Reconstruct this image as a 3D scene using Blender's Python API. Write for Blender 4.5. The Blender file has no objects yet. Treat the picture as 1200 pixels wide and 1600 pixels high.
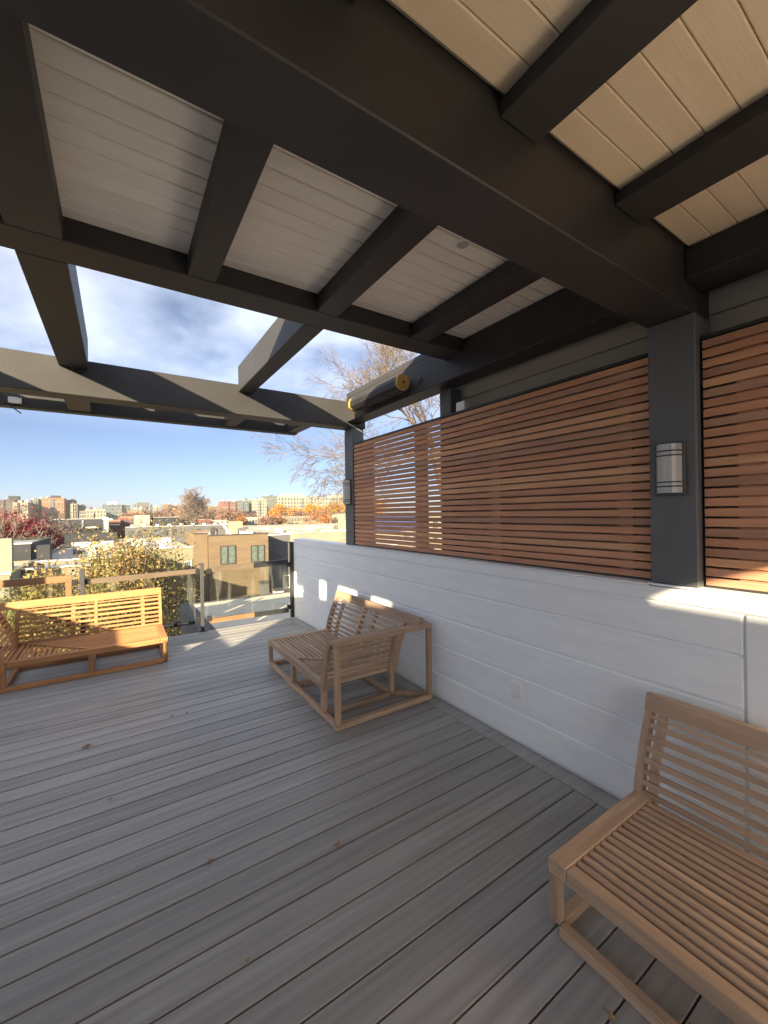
import bpy, math, random
from mathutils import Vector, Matrix
random.seed(7)
R = math.radians
S = bpy.context.scene
C = S.collection

# ------------------------------------------------------------------ camera, sky, sun, exposure
CAMZ = 1.7538
yaw, pitch, roll = 0.5818, 0.0016, -0.0144
r0 = Vector((math.cos(yaw), -math.sin(yaw), 0)); f0 = Vector((math.sin(yaw), math.cos(yaw), 0)); u0 = Vector((0, 0, 1))
fw = f0 * math.cos(pitch) + u0 * math.sin(pitch); up2 = -f0 * math.sin(pitch) + u0 * math.cos(pitch)
rt = r0 * math.cos(roll) + up2 * math.sin(roll); up3 = -r0 * math.sin(roll) + up2 * math.cos(roll)
cd = bpy.data.cameras.new('camera'); cam = bpy.data.objects.new('camera', cd); C.objects.link(cam)
cam.matrix_world = Matrix(((rt.x, up3.x, -fw.x, 0), (rt.y, up3.y, -fw.y, 0), (rt.z, up3.z, -fw.z, CAMZ), (0, 0, 0, 1)))
cd.sensor_fit = 'VERTICAL'; cd.sensor_height = 36; cd.lens = 635.57 / 1600 * 36
cd.clip_start = 0.05; cd.clip_end = 6000
S.camera = cam

SUN = Vector((1, .97, -.40)).normalized()          # direction the light travels
sd = bpy.data.lights.new('sun', 'SUN'); sun = bpy.data.objects.new('sun', sd); C.objects.link(sun)
sun.rotation_euler = SUN.to_track_quat('-Z', 'Y').to_euler()
sd.energy = 3.7; sd.angle = R(0.5); sd.color = (1, .82, .53)

w = bpy.data.worlds.new('World'); S.world = w; w.use_nodes = True
nt = w.node_tree; nt.nodes.clear()
def N(t, **k):
    n = nt.nodes.new(t)
    for a, b in k.items(): setattr(n, a, b)
    return n
def L(a, b): nt.links.new(a, b)
def math_node(op, a, b=None, clamp=False):
    n = N('ShaderNodeMath', operation=op); n.use_clamp = clamp
    for i, v in enumerate((a, b)):
        if v is None: continue
        if isinstance(v, (int, float)): n.inputs[i].default_value = v
        else: L(v, n.inputs[i])
    return n.outputs[0]
out = N('ShaderNodeOutputWorld'); bg = N('ShaderNodeBackground')
sky = N('ShaderNodeTexSky', sky_type='NISHITA'); sky.sun_disc = False
sky.sun_elevation = math.asin(-SUN.z); sky.sun_rotation = math.atan2(-SUN.x, -SUN.y)
sky.altitude = 50; sky.air_density = 0.48; sky.dust_density = 1.5; sky.ozone_density = 1.8
tc = N('ShaderNodeTexCoord'); sp = N('ShaderNodeSeparateXYZ'); L(tc.outputs['Generated'], sp.inputs[0])
zz = math_node('ADD', math_node('MAXIMUM', sp.outputs[2], 0.0), 0.12)
cx = math_node('DIVIDE', sp.outputs[0], zz); cy = math_node('DIVIDE', sp.outputs[1], zz)
cb = N('ShaderNodeCombineXYZ'); L(cx, cb.inputs[0]); L(cy, cb.inputs[1])
n1 = N('ShaderNodeTexNoise'); n1.inputs['Scale'].default_value = 1.6; n1.inputs['Detail'].default_value = 8; n1.inputs['Roughness'].default_value = .5; n1.inputs['Distortion'].default_value = .1
mpn = N('ShaderNodeMapping'); mpn.inputs['Location'].default_value = (3.1, .4, 0); mpn.inputs['Scale'].default_value = (1.25, 1.0, 1); L(cb.outputs[0], mpn.inputs[0]); L(mpn.outputs[0], n1.inputs['Vector'])
rp = N('ShaderNodeValToRGB'); rp.color_ramp.elements[0].position = .26; rp.color_ramp.elements[1].position = .56; L(n1.outputs[0], rp.inputs[0])
hi = N('ShaderNodeMapRange'); hi.inputs['From Min'].default_value = .17; hi.inputs['From Max'].default_value = .36; L(sp.outputs[2], hi.inputs['Value'])
cov = math_node('MULTIPLY', rp.outputs[0], hi.outputs[0]); cov = math_node('MULTIPLY', cov, .88)
n2 = N('ShaderNodeTexNoise'); n2.inputs['Scale'].default_value = 3.0; n2.inputs['Detail'].default_value = 6; L(cb.outputs[0], n2.inputs['Vector'])
ccol = N('ShaderNodeMix', data_type='RGBA'); L(n2.outputs[0], ccol.inputs['Factor'])
ccol.inputs['A'].default_value = (2.3, 2.4, 2.5, 1); ccol.inputs['B'].default_value = (3.5, 3.45, 3.4, 1)
hsv = N('ShaderNodeHueSaturation'); hsv.inputs['Saturation'].default_value = .94; hsv.inputs['Value'].default_value = .74; L(sky.outputs[0], hsv.inputs['Color'])
mx = N('ShaderNodeMix', data_type='RGBA'); L(cov, mx.inputs['Factor']); L(hsv.outputs[0], mx.inputs['A'])
thru = N('ShaderNodeMix', data_type='RGBA'); thru.blend_type = 'ADD'; thru.inputs['Factor'].default_value = 1.0      # thin clouds let the sky behind them through
L(ccol.outputs['Result'], thru.inputs['A']); L(hsv.outputs[0], thru.inputs['B']); L(thru.outputs['Result'], mx.inputs['B'])
L(mx.outputs['Result'], bg.inputs['Color']); bg.inputs['Strength'].default_value = 0.05
L(bg.outputs[0], out.inputs[0])

S.view_settings.view_transform = 'Standard'; S.view_settings.look = 'None'
S.view_settings.exposure = 2.55; S.view_settings.gamma = 1; S.view_settings.use_curve_mapping = False
S.cycles.max_bounces = 7; S.cycles.diffuse_bounces = 5; S.cycles.transparent_max_bounces = 12

# ------------------------------------------------------------------ materials
MATS = {}
def lin(c):
    return tuple(((v / 255 + .055) / 1.055) ** 2.4 if v > 10 else v / 255 / 12.92 for v in c)
def mat(name, col, rough=.7, col2=None, scale=(4, 4, 4), detail=5, amount=1.0, bump=0.0, bscale=None, rand=0.0, spec=.4, metal=0.0, ramp=(.35, .65), randcol=None, coat=0):
    """noise-mixed principled; rand = per-object value change; randcol = list of colours picked per object"""
    m = bpy.data.materials.new(name); m.use_nodes = True; t = m.node_tree; p = t.nodes['Principled BSDF']
    p.inputs['Roughness'].default_value = rough; p.inputs['Specular IOR Level'].default_value = spec; p.inputs['Metallic'].default_value = metal
    if coat: p.inputs['Coat Weight'].default_value = coat
    tc = t.nodes.new('ShaderNodeTexCoord'); oi = t.nodes.new('ShaderNodeObjectInfo')
    ad = t.nodes.new('ShaderNodeVectorMath'); ad.operation = 'MULTIPLY_ADD'
    cmb = t.nodes.new('ShaderNodeCombineXYZ')
    for i in range(3): t.links.new(oi.outputs['Random'], cmb.inputs[i])
    t.links.new(cmb.outputs[0], ad.inputs[0]); ad.inputs[1].default_value = (37, 53, 71); t.links.new(tc.outputs['Object'], ad.inputs[2])
    mp = t.nodes.new('ShaderNodeMapping'); mp.inputs['Scale'].default_value = scale; t.links.new(ad.outputs[0], mp.inputs[0])
    nz = t.nodes.new('ShaderNodeTexNoise'); nz.inputs['Scale'].default_value = 1; nz.inputs['Detail'].default_value = detail; t.links.new(mp.outputs[0], nz.inputs['Vector'])
    rm = t.nodes.new('ShaderNodeMapRange'); rm.inputs['From Min'].default_value = ramp[0]; rm.inputs['From Max'].default_value = ramp[1]; rm.inputs['To Max'].default_value = amount
    t.links.new(nz.outputs[0], rm.inputs[0])
    mx = t.nodes.new('ShaderNodeMix'); mx.data_type = 'RGBA'; t.links.new(rm.outputs[0], mx.inputs['Factor'])
    c2 = col2 or tuple(v * .8 for v in col)
    mx.inputs['B'].default_value = (*c2, 1)
    if randcol:
        cr = t.nodes.new('ShaderNodeValToRGB'); cr.color_ramp.interpolation = 'CONSTANT'
        n = len(randcol)
        while len(cr.color_ramp.elements) < n: cr.color_ramp.elements.new(.5)
        for i, c in enumerate(randcol): cr.color_ramp.elements[i].position = i / n; cr.color_ramp.elements[i].color = (*c, 1)
        t.links.new(oi.outputs['Random'], cr.inputs[0]); t.links.new(cr.outputs[0], mx.inputs['A'])
        mu = t.nodes.new('ShaderNodeMix'); mu.data_type = 'RGBA'; mu.blend_type = 'MULTIPLY'; mu.inputs['Factor'].default_value = 1
        t.links.new(cr.outputs[0], mu.inputs['A']); mu.inputs['B'].default_value = (.70, .66, .64, 1); t.links.new(mu.outputs['Result'], mx.inputs['B'])
    else:
        mx.inputs['A'].default_value = (*col, 1)
    res = mx.outputs['Result']
    if rand:
        hs = t.nodes.new('ShaderNodeHueSaturation'); mr = t.nodes.new('ShaderNodeMapRange'); mr.inputs['To Min'].default_value = 1 - rand; mr.inputs['To Max'].default_value = 1 + rand
        t.links.new(oi.outputs['Random'], mr.inputs[0]); t.links.new(mr.outputs[0], hs.inputs['Value']); t.links.new(res, hs.inputs['Color']); res = hs.outputs[0]
    t.links.new(res, p.inputs['Base Color'])
    if bump:
        b = t.nodes.new('ShaderNodeBump'); b.inputs['Strength'].default_value = bump; b.inputs['Distance'].default_value = .004
        if bscale:
            mp2 = t.nodes.new('ShaderNodeMapping'); mp2.inputs['Scale'].default_value = bscale; t.links.new(ad.outputs[0], mp2.inputs[0])
            nb = t.nodes.new('ShaderNodeTexNoise'); nb.inputs['Scale'].default_value = 1; nb.inputs['Detail'].default_value = 4; t.links.new(mp2.outputs[0], nb.inputs['Vector']); t.links.new(nb.outputs[0], b.inputs['Height'])
        else: t.links.new(nz.outputs[0], b.inputs['Height'])
        t.links.new(b.outputs[0], p.inputs['Normal'])
    MATS[name] = m
    return m
M = MATS
def M_(name, c, **k): return mat(name, lin(c), **k)
mat('deck', (.355, .352, .342), .44, (.225, .22, .212), scale=(1.3, 34, 34), detail=7, bump=.35, rand=.14, spec=.4, ramp=(.3, .75))
# sparse light scuffs across the boards
def add_scuffs(m, base_scale=1.1, strength=.35, col=(.34, .34, .36)):
    t = m.node_tree; p = t.nodes['Principled BSDF']; src = p.inputs['Base Color'].links[0].from_socket
    tc = t.nodes.new('ShaderNodeNewGeometry'); mp = t.nodes.new('ShaderNodeMapping'); mp.inputs['Scale'].default_value = (base_scale, base_scale * 3.2, base_scale)
    t.links.new(tc.outputs['Position'], mp.inputs[0]); nz = t.nodes.new('ShaderNodeTexNoise'); nz.inputs['Scale'].default_value = 1; nz.inputs['Detail'].default_value = 8; nz.inputs['Roughness'].default_value = .62
    t.links.new(mp.outputs[0], nz.inputs['Vector']); rm = t.nodes.new('ShaderNodeMapRange'); rm.inputs['From Min'].default_value = .5; rm.inputs['From Max'].default_value = .78; rm.inputs['To Max'].default_value = strength
    t.links.new(nz.outputs[0], rm.inputs[0]); mx = t.nodes.new('ShaderNodeMix'); mx.data_type = 'RGBA'; t.links.new(rm.outputs[0], mx.inputs['Factor']); t.links.new(src, mx.inputs['A']); mx.inputs['B'].default_value = (*col, 1)
    t.links.new(mx.outputs['Result'], p.inputs['Base Color'])
add_scuffs(M['deck'])
mat('deck_dark', (.015, .015, .015), .9)
mat('siding', (.84, .875, .90), .55, (.79, .825, .85), scale=(3, 3, 18), bump=.5, bscale=(90, 14, 160), spec=.35)
mat('trim_white', (.84, .87, .89), .5, (.80, .83, .85), scale=(3, 3, 8), bump=.3, bscale=(80, 12, 120))
mat('greige', (.36, .33, .28), .6, (.32, .29, .25), scale=(3, 3, 14), bump=.3, bscale=(90, 14, 160))
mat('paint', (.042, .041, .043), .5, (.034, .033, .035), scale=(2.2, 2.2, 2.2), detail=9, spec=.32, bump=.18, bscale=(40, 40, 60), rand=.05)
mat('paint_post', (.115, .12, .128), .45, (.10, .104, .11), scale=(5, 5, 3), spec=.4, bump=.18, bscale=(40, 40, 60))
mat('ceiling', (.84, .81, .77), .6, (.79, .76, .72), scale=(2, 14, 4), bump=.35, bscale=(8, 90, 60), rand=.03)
mat('ceiling_warm_lit', (.79, .68, .52), .6, (.74, .635, .485), scale=(2, 14, 4), bump=.35, bscale=(8, 90, 60), rand=.03)  # near boards: warm bounced sunlight put into the colour
mat('slat', (.3, .14, .08), .5, scale=(8, 2.2, 30), randcol=[(.54, .26, .15), (.62, .31, .175), (.44, .23, .145), (.66, .36, .20), (.55, .275, .165), (.47, .26, .17), (.60, .30, .17)], bump=.3, spec=.35, ramp=(.3, .75))
mat('teak', (.52, .36, .245), .62, (.31, .215, .15), scale=(26, 2.2, 26), detail=8, bump=.35, rand=.17, spec=.3, ramp=(.3, .75))
mat('teak_x', (.52, .36, .245), .62, (.31, .215, .15), scale=(2.2, 26, 26), detail=8, bump=.35, rand=.17, spec=.3, ramp=(.3, .75))
mat('teak_z', (.50, .345, .235), .62, (.31, .215, .15), scale=(26, 26, 2.2), detail=8, bump=.35, rand=.17, spec=.3, ramp=(.3, .75))
for n_, sc_ in (('oiled_y', (26, 2.2, 26)), ('oiled_x', (2.2, 26, 26)), ('oiled_z', (26, 26, 2.2))):
    mat(n_, (.47, .235, .10), .58, (.32, .15, .065), scale=sc_, detail=8, bump=.35, rand=.14, spec=.3, ramp=(.3, .75))
mat('black_metal', (.02, .021, .023), .4, (.028, .03, .032), spec=.5)
mat('rail_metal', (.05, .053, .058), .4, (.06, .062, .066), spec=.5, scale=(6, 6, 6))
mat('brown_strip', (.26, .145, .07), .6, (.20, .11, .055), scale=(3, 3, 24), bump=.3)
mat('dull_strip', (.15, .112, .08), .6, (.11, .082, .06), scale=(3, 3, 24), bump=.3)
mat('yellow_cap', (.46, .27, .055), .5, (.38, .22, .045), spec=.4)
mat('heater_black', (.012, .012, .013), .6, (.03, .03, .033), scale=(20, 3, 20), spec=.5)
mat('heater_grille', (.10, .10, .10), .3, (.2, .2, .2), scale=(60, 60, 60), metal=.6)
mat('lamp_shade', (.48, .48, .47), .28, (.36, .36, .36), scale=(3, 26, 3), spec=.5)
mat('white_plastic', (.84, .85, .84), .4, (.66, .66, .64))
mat('leaf_dry', (.42, .29, .16), .8, (.28, .18, .09), scale=(40, 40, 40))
mat('bark', (.12, .10, .085), .9, (.08, .065, .055), scale=(8, 8, 3), bump=.5)
mat('bark_tan', (.13, .095, .065), .9, (.085, .07, .06), scale=(3, 3, 3))
mat('bark_far', (.16, .12, .10), .9, (.11, .09, .08))
mat('ground', (.10, .095, .085), .95, (.06, .06, .05), scale=(.3, .3, .3), bump=.3)
mat('asphalt', (.05, .05, .052), .9, (.04, .04, .04), scale=(2, 2, 2), bump=.2)
def leafmat(name, cols):
    m = mat(name, cols[0], .75, cols[1], scale=(5, 5, 5), ramp=(.3, .7), spec=.2)
    t = m.node_tree; p = t.nodes['Principled BSDF']; o = t.nodes['Material Output']
    src = p.inputs['Base Color'].links[0].from_socket
    if len(cols) > 2:
        tc = t.nodes.new('ShaderNodeTexCoord'); nz = t.nodes.new('ShaderNodeTexNoise'); nz.inputs['Scale'].default_value = .9; t.links.new(tc.outputs['Object'], nz.inputs['Vector'])
        rm = t.nodes.new('ShaderNodeMapRange'); rm.inputs['From Min'].default_value = .45; rm.inputs['From Max'].default_value = .6; t.links.new(nz.outputs[0], rm.inputs[0])
        mx = t.nodes.new('ShaderNodeMix'); mx.data_type = 'RGBA'; t.links.new(rm.outputs[0], mx.inputs['Factor']); t.links.new(src, mx.inputs['A']); mx.inputs['B'].default_value = (*cols[2], 1)
        t.links.new(mx.outputs['Result'], p.inputs['Base Color']); src = mx.outputs['Result']
    tr = t.nodes.new('ShaderNodeBsdfTranslucent'); t.links.new(src, tr.inputs['Color']); ms = t.nodes.new('ShaderNodeMixShader'); ms.inputs[0].default_value = .35
    t.links.new(p.outputs[0], ms.inputs[1]); t.links.new(tr.outputs[0], ms.inputs[2]); t.links.new(ms.outputs[0], o.inputs[0])
leafmat('leaf_yellow', [(.33, .27, .09), (.17, .17, .06), (.30, .21, .09)])
leafmat('leaf_red', [(.26, .045, .05), (.15, .035, .04)])
leafmat('leaf_gold', [(.50, .27, .03), (.42, .20, .03)])
leafmat('leaf_orange', [(.36, .15, .04), (.26, .12, .05)])
leafmat('leaf_brown', [(.25, .145, .10), (.19, .125, .095)])
leafmat('leaf_grey', [(.12, .10, .10), (.08, .07, .07)])
leafmat('leaf_green', [(.06, .07, .03), (.03, .04, .02)])
for n, c in dict(w_cream=(.52, .47, .33), w_cream2=(.6, .55, .42), w_white=(.66, .64, .58), w_tan=(.40, .29, .18), w_tan2=(.33, .25, .16), w_brick=(.42, .17, .11), w_orange=(.75, .27, .13),
                 w_grey=(.24, .24, .25), w_dark=(.07, .075, .09), w_teal=(.24, .30, .31), w_umber=(.16, .12, .09), w_ochre=(.42, .31, .16), w_green=(.26, .28, .24), w_beige=(.46, .39, .30),
                 roof_light=(.45, .43, .39), roof_grey=(.28, .28, .28), roof_tan=(.36, .31, .24), roof_white=(.66, .66, .64), roof_green=(.24, .28, .2), blue_tarp=(.09, .13, .35), lavender=(.3, .3, .36)).items():
    c = tuple(v * (.95 if n.startswith('roof') else .62 if n == 'w_tan2' else .37 if n in ('w_tan', 'w_beige') else .42) for v in c)
    mat(n, c, .85, tuple(v * .78 for v in c), scale=(.5, .5, .9), detail=8, ramp=(.35, .7))
mat('terrace', (.62, .56, .46), .8, (.52, .47, .38), scale=(2, 2, 2))
mat('far_window', (.05, .06, .07), .15, (.09, .1, .11), spec=.6, rand=.4)
mat('curtain_window', (.11, .14, .125), .25, (.07, .09, .08), spec=.6)
mat('win_frame', (.05, .048, .045), .5)
mat('win_frame_white', (.7, .69, .65), .5)

def glass_material():
    m = bpy.data.materials.new('glass'); m.use_nodes = True; t = m.node_tree; t.nodes.clear()
    o = t.nodes.new('ShaderNodeOutputMaterial'); tr = t.nodes.new('ShaderNodeBsdfTransparent'); tr.inputs[0].default_value = (.9, .93, .91, 1)
    gl = t.nodes.new('ShaderNodeBsdfGlossy'); gl.inputs['Roughness'].default_value = .02; fr = t.nodes.new('ShaderNodeFresnel'); fr.inputs[0].default_value = 1.45
    a = t.nodes.new('ShaderNodeMixShader'); t.links.new(fr.outputs[0], a.inputs[0]); t.links.new(tr.outputs[0], a.inputs[1]); t.links.new(gl.outputs[0], a.inputs[2])
    df = t.nodes.new('ShaderNodeBsdfDiffuse'); df.inputs[0].default_value = (.7, .68, .62, 1)
    tc = t.nodes.new('ShaderNodeTexCoord'); mp = t.nodes.new('ShaderNodeMapping'); mp.inputs['Rotation'].default_value = (0, R(35), 0); mp.inputs['Scale'].default_value = (9, 1, 1.2); t.links.new(tc.outputs['Object'], mp.inputs[0])
    nz = t.nodes.new('ShaderNodeTexNoise'); nz.inputs['Scale'].default_value = 1; nz.inputs['Detail'].default_value = 7; t.links.new(mp.outputs[0], nz.inputs['Vector'])
    rm = t.nodes.new('ShaderNodeMapRange'); rm.inputs['From Min'].default_value = .52; rm.inputs['From Max'].default_value = .75; rm.inputs['To Min'].default_value = .006; rm.inputs['To Max'].default_value = .16; t.links.new(nz.outputs[0], rm.inputs[0])
    b = t.nodes.new('ShaderNodeMixShader'); t.links.new(rm.outputs[0], b.inputs[0]); t.links.new(a.outputs[0], b.inputs[1]); t.links.new(df.outputs[0], b.inputs[2]); t.links.new(b.outputs[0], o.inputs[0])
    MATS['glass'] = m
glass_material()

# ------------------------------------------------------------------ mesh helpers
class MB:
    def __init__(s): s.v = []; s.f = []
    def box(s, x0, x1, y0, y1, z0, z1, c=0.0, T=None):
        X = sorted((x0, x1)); Y = sorted((y0, y1)); Z = sorted((z0, z1))
        T = T or (lambda p: p); n = len(s.v)
        if c <= 0:
            for x in X:
                for y in Y:
                    for z in Z: s.v.append(T((x, y, z)))
            s.f += [tuple(n + i for i in q) for q in ((0, 1, 3, 2), (4, 6, 7, 5), (0, 4, 5, 1), (2, 3, 7, 6), (0, 2, 6, 4), (1, 5, 7, 3))]
            return s
        idx = {}
        A = (X, Y, Z)
        for sx in (0, 1):
            for sy in (0, 1):
                for sz in (0, 1):
                    sg = (sx, sy, sz)
                    for ax in range(3):      # vertex on the face normal to ax
                        p = []
                        for k in range(3):
                            e = A[k][sg[k]]
                            if k != ax: e += c if sg[k] == 0 else -c
                            p.append(e)
                        idx[(sg, ax)] = len(s.v); s.v.append(T(tuple(p)))
        def g(sg, ax): return idx[(tuple(sg), ax)]
        for ax in range(3):
            o = [k for k in range(3) if k != ax]
            for sd_ in (0, 1):
                q = []
                for a, b in ((0, 0), (1, 0), (1, 1), (0, 1)):
                    sg = [0, 0, 0]; sg[ax] = sd_; sg[o[0]] = a; sg[o[1]] = b; q.append(g(sg, ax))
                if (sd_ == 0) == (ax != 1): q.reverse()
                s.f.append(tuple(q))
        for ax in range(3):          # edges running along ax
            o = [k for k in range(3) if k != ax]
            for a in (0, 1):
                for b in (0, 1):
                    s0 = [0, 0, 0]; s0[o[0]] = a; s0[o[1]] = b; s1 = list(s0); s1[ax] = 1
                    s.f.append((g(s0, o[0]), g(s0, o[1]), g(s1, o[1]), g(s1, o[0])))
        for sx in (0, 1):
            for sy in (0, 1):
                for sz in (0, 1):
                    sg = (sx, sy, sz); s.f.append((g(sg, 0), g(sg, 1), g(sg, 2)))
        return s
    def prism(s, poly, axis, a0, a1, T=None):
        """poly: 2-D points in the two other axes (order x,y,z without axis)"""
        T = T or (lambda p: p); n = len(s.v); k = len(poly)
        for a in (a0, a1):
            for p in poly:
                q = list(p); q.insert(axis, a); s.v.append(T(tuple(q)))
        s.f.append(tuple(range(n, n + k))); s.f.append(tuple(range(n + 2 * k - 1, n + k - 1, -1)))
        for i in range(k): s.f.append((n + i, n + k + i, n + k + (i + 1) % k, n + (i + 1) % k))
        return s
    def tube(s, pts, rad, sides=6, cap=True):
        n = len(s.v); pts = [Vector(p) for p in pts]
        for i, p in enumerate(pts):
            d = (pts[min(i + 1, len(pts) - 1)] - pts[max(i - 1, 0)]).normalized()
            a = d.orthogonal().normalized() if i == 0 else (pa - d * pa.dot(d)).normalized()
            pa = a; b = d.cross(a); r = rad[i] if isinstance(rad, (list, tuple)) else rad
            for k in range(sides):
                t = 2 * math.pi * k / sides; s.v.append(tuple(p + (a * math.cos(t) + b * math.sin(t)) * r))
        for i in range(len(pts) - 1):
            for k in range(sides):
                s.f.append((n + i * sides + k, n + i * sides + (k + 1) % sides, n + (i + 1) * sides + (k + 1) % sides, n + (i + 1) * sides + k))
        if cap: s.f.append(tuple(n + k for k in reversed(range(sides)))); s.f.append(tuple(n + (len(pts) - 1) * sides + k for k in range(sides)))
        return s
    def cyl(s, c0, c1, r, sides=24): return s.tube([c0, c1], r, sides)
    def quad(s, c, a, b):
        n = len(s.v); c = Vector(c)
        s.v += [tuple(c - a - b * .4), tuple(c - b), tuple(c + a - b * .2), tuple(c + a * .3 + b)]; s.f.append((n, n + 1, n + 2, n + 3))
    def mesh(s, name, m=None, smooth=False):
        me = bpy.data.meshes.new(name); me.from_pydata(s.v, [], s.f)
        if m: me.materials.append(MATS[m])
        if smooth: me.polygons.foreach_set('use_smooth', [True] * len(me.polygons))
        me.update(); return me
    def build(s, name, m, parent=None, smooth=False, origin=(0, 0, 0), kind=None, label=None):
        o = bpy.data.objects.new(name, s.mesh(name, m, smooth)); C.objects.link(o)
        if parent: o.parent = parent
        o.location = origin
        if kind: o['kind'] = kind
        if label: o['label'] = label
        return o
def fixn(o):
    import bmesh
    b = bmesh.new(); b.from_mesh(o.data); bmesh.ops.recalc_face_normals(b, faces=b.faces); b.to_mesh(o.data); b.free(); return o
def tag(o, label, cat, group=None):
    o['label'] = label; o['category'] = cat
    if group: o['group'] = group
    return o
def thing(name, label, cat, loc=(0, 0, 0), group=None):
    o = bpy.data.objects.new(name, None); C.objects.link(o); o.location = loc; o.empty_display_size = .2
    return tag(o, label, cat, group)
def inst(me, name, parent, loc, label=None):
    o = bpy.data.objects.new(name, me); C.objects.link(o); o.parent = parent; o.location = loc
    if label: o['label'] = label
    return o
def B(x0, x1, y0, y1, z0, z1, name, m, parent=None, c=.003, label=None, kind=None):
    return MB().box(x0, x1, y0, y1, z0, z1, c).build(name, m, parent, label=label, kind=kind)
def root(name, kind='structure'):
    o = bpy.data.objects.new(name, None); C.objects.link(o); o['kind'] = kind; return o

# ------------------------------------------------------------------ deck
XL = -2.85
WX = 2.522
PITCH, Y0 = .146, 2.658
deck = root('deck')
bl = 2.381 - XL
dm = MB().box(XL, 2.379, .0036, PITCH - .0036, -.025, 0, .003).mesh('deck_board', 'deck')
for k in range(-45, 27): inst(dm, 'deck_board', deck, (0, Y0 + k * PITCH, random.uniform(-.0006, .0006)))
B(2.384, 2.515, Y0 - 45 * PITCH, Y0 + 27 * PITCH, -.025, .001, 'border_board', 'deck', deck, .003)
B(XL, 2.9, Y0 - 45 * PITCH, Y0 + 27 * PITCH - .01, -.30, -.027, 'deck_frame', 'deck_dark', deck, 0)
B(XL, 2.52, Y0 + 27 * PITCH + .002, Y0 + 27 * PITCH + .045, -.30, .0, 'fascia_board', 'deck', deck, .003)

# ------------------------------------------------------------------ white parapet wall
WT = 1.322; WE = 6.627
pw = thing('parapet_wall', 'low white wall of wide grooved siding boards along the right of the deck', 'wall', (WX, 0, 0))
def P(x0, x1, y0, y1, z0, z1, name, m, c=.003, label=None):   # in wall coordinates
    return MB().box(x0 - WX, x1 - WX, y0, y1, z0, z1, c).build(name, m, pw, label=label)
P(WX + .012, 2.70, -3.9, WE - .004, -.3, WT - .02, 'wall_core', 'trim_white')
gz = [0.0, .232, .499, .765, 1.030, 1.236]
for i in range(5):
    P(WX, WX + .02, .695, WE, gz[i] + (.006 if i else .012), gz[i + 1] - .005, 'siding_board', 'siding', .007)
P(WX - .004, WX + .02, -3.9, .682, .012, 1.236, 'end_trim_board', 'trim_white')
P(WX - .006, WX + .02, -3.9, WE + .004, 1.242, WT - .004, 'top_trim_board', 'trim_white', .003)
P(WX - .010, 2.715, 1.115, WE + .012, WT - .002, WT + .010, 'cap_flashing', 'trim_white', .002)
P(WX + .02, 2.715, -3.9, 1.112, WT - .002, WT + .010, 'cap_flashing', 'trim_white', .002)
P(WX - .004, WX + .016, WE + .0, WE + .02, 0, WT, 'corner_trim', 'trim_white')

# outlet
o = thing('wall_outlet', 'small white weatherproof outlet cover low on the white wall', 'outlet', (WX, 2.035, .335))
MB().box(-.018, -.001, -.045, .045, 0, .125, .004).build('cover', 'white_plastic', o)
MB().box(-.026, -.018, -.034, .034, .012, .113, .003).build('flap', 'white_plastic', o)
MB().box(-.024, -.001, -.051, -.046, .02, .09, .001).build('cover_hinge', 'white_plastic', o).name = 'hinge'  # white hinge strip beside the cover

# ------------------------------------------------------------------ pergola with roof
pg = thing('pergola', 'dark painted timber pergola with boarded roof over the deck', 'pergola')
RT = 3.48
def G(x0, x1, y0, y1, z0, z1, name, m='paint', c=.005, label=None): return B(x0, x1, y0, y1, z0, z1, name, m, pg, c, label)
# posts
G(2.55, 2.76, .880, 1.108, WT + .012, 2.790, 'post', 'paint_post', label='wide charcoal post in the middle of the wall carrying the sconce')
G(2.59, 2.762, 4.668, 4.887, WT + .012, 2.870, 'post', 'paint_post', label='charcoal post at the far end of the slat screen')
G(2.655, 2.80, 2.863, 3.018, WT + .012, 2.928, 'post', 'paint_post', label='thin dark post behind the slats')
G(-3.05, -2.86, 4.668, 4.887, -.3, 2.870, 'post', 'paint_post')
G(-3.05, -2.86, .655, .888, -.3, 2.983, 'post', 'paint_post')  # unseen left post, moved and raised to cut the sun patches
# cross beams (along X)
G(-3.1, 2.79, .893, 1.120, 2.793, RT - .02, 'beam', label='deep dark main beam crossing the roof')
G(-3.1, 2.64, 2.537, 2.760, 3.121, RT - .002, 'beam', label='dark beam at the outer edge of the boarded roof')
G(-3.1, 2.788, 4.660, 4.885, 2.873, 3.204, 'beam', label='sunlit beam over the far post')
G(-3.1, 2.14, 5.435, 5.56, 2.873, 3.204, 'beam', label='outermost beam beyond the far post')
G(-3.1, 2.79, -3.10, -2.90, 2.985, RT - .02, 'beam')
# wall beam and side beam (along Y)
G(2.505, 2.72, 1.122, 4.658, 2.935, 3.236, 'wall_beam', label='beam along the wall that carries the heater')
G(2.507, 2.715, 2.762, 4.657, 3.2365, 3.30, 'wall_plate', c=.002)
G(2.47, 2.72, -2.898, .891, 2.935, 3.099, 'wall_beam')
G(-3.06, -2.87, -2.898, .891, 2.985, 3.099, 'side_beam'); G(-3.06, -2.87, 1.122, 2.535, 2.988, 3.236, 'side_beam'); G(-3.06, -2.87, 2.762, 4.658, 2.988, 3.30, 'side_beam')
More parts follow.
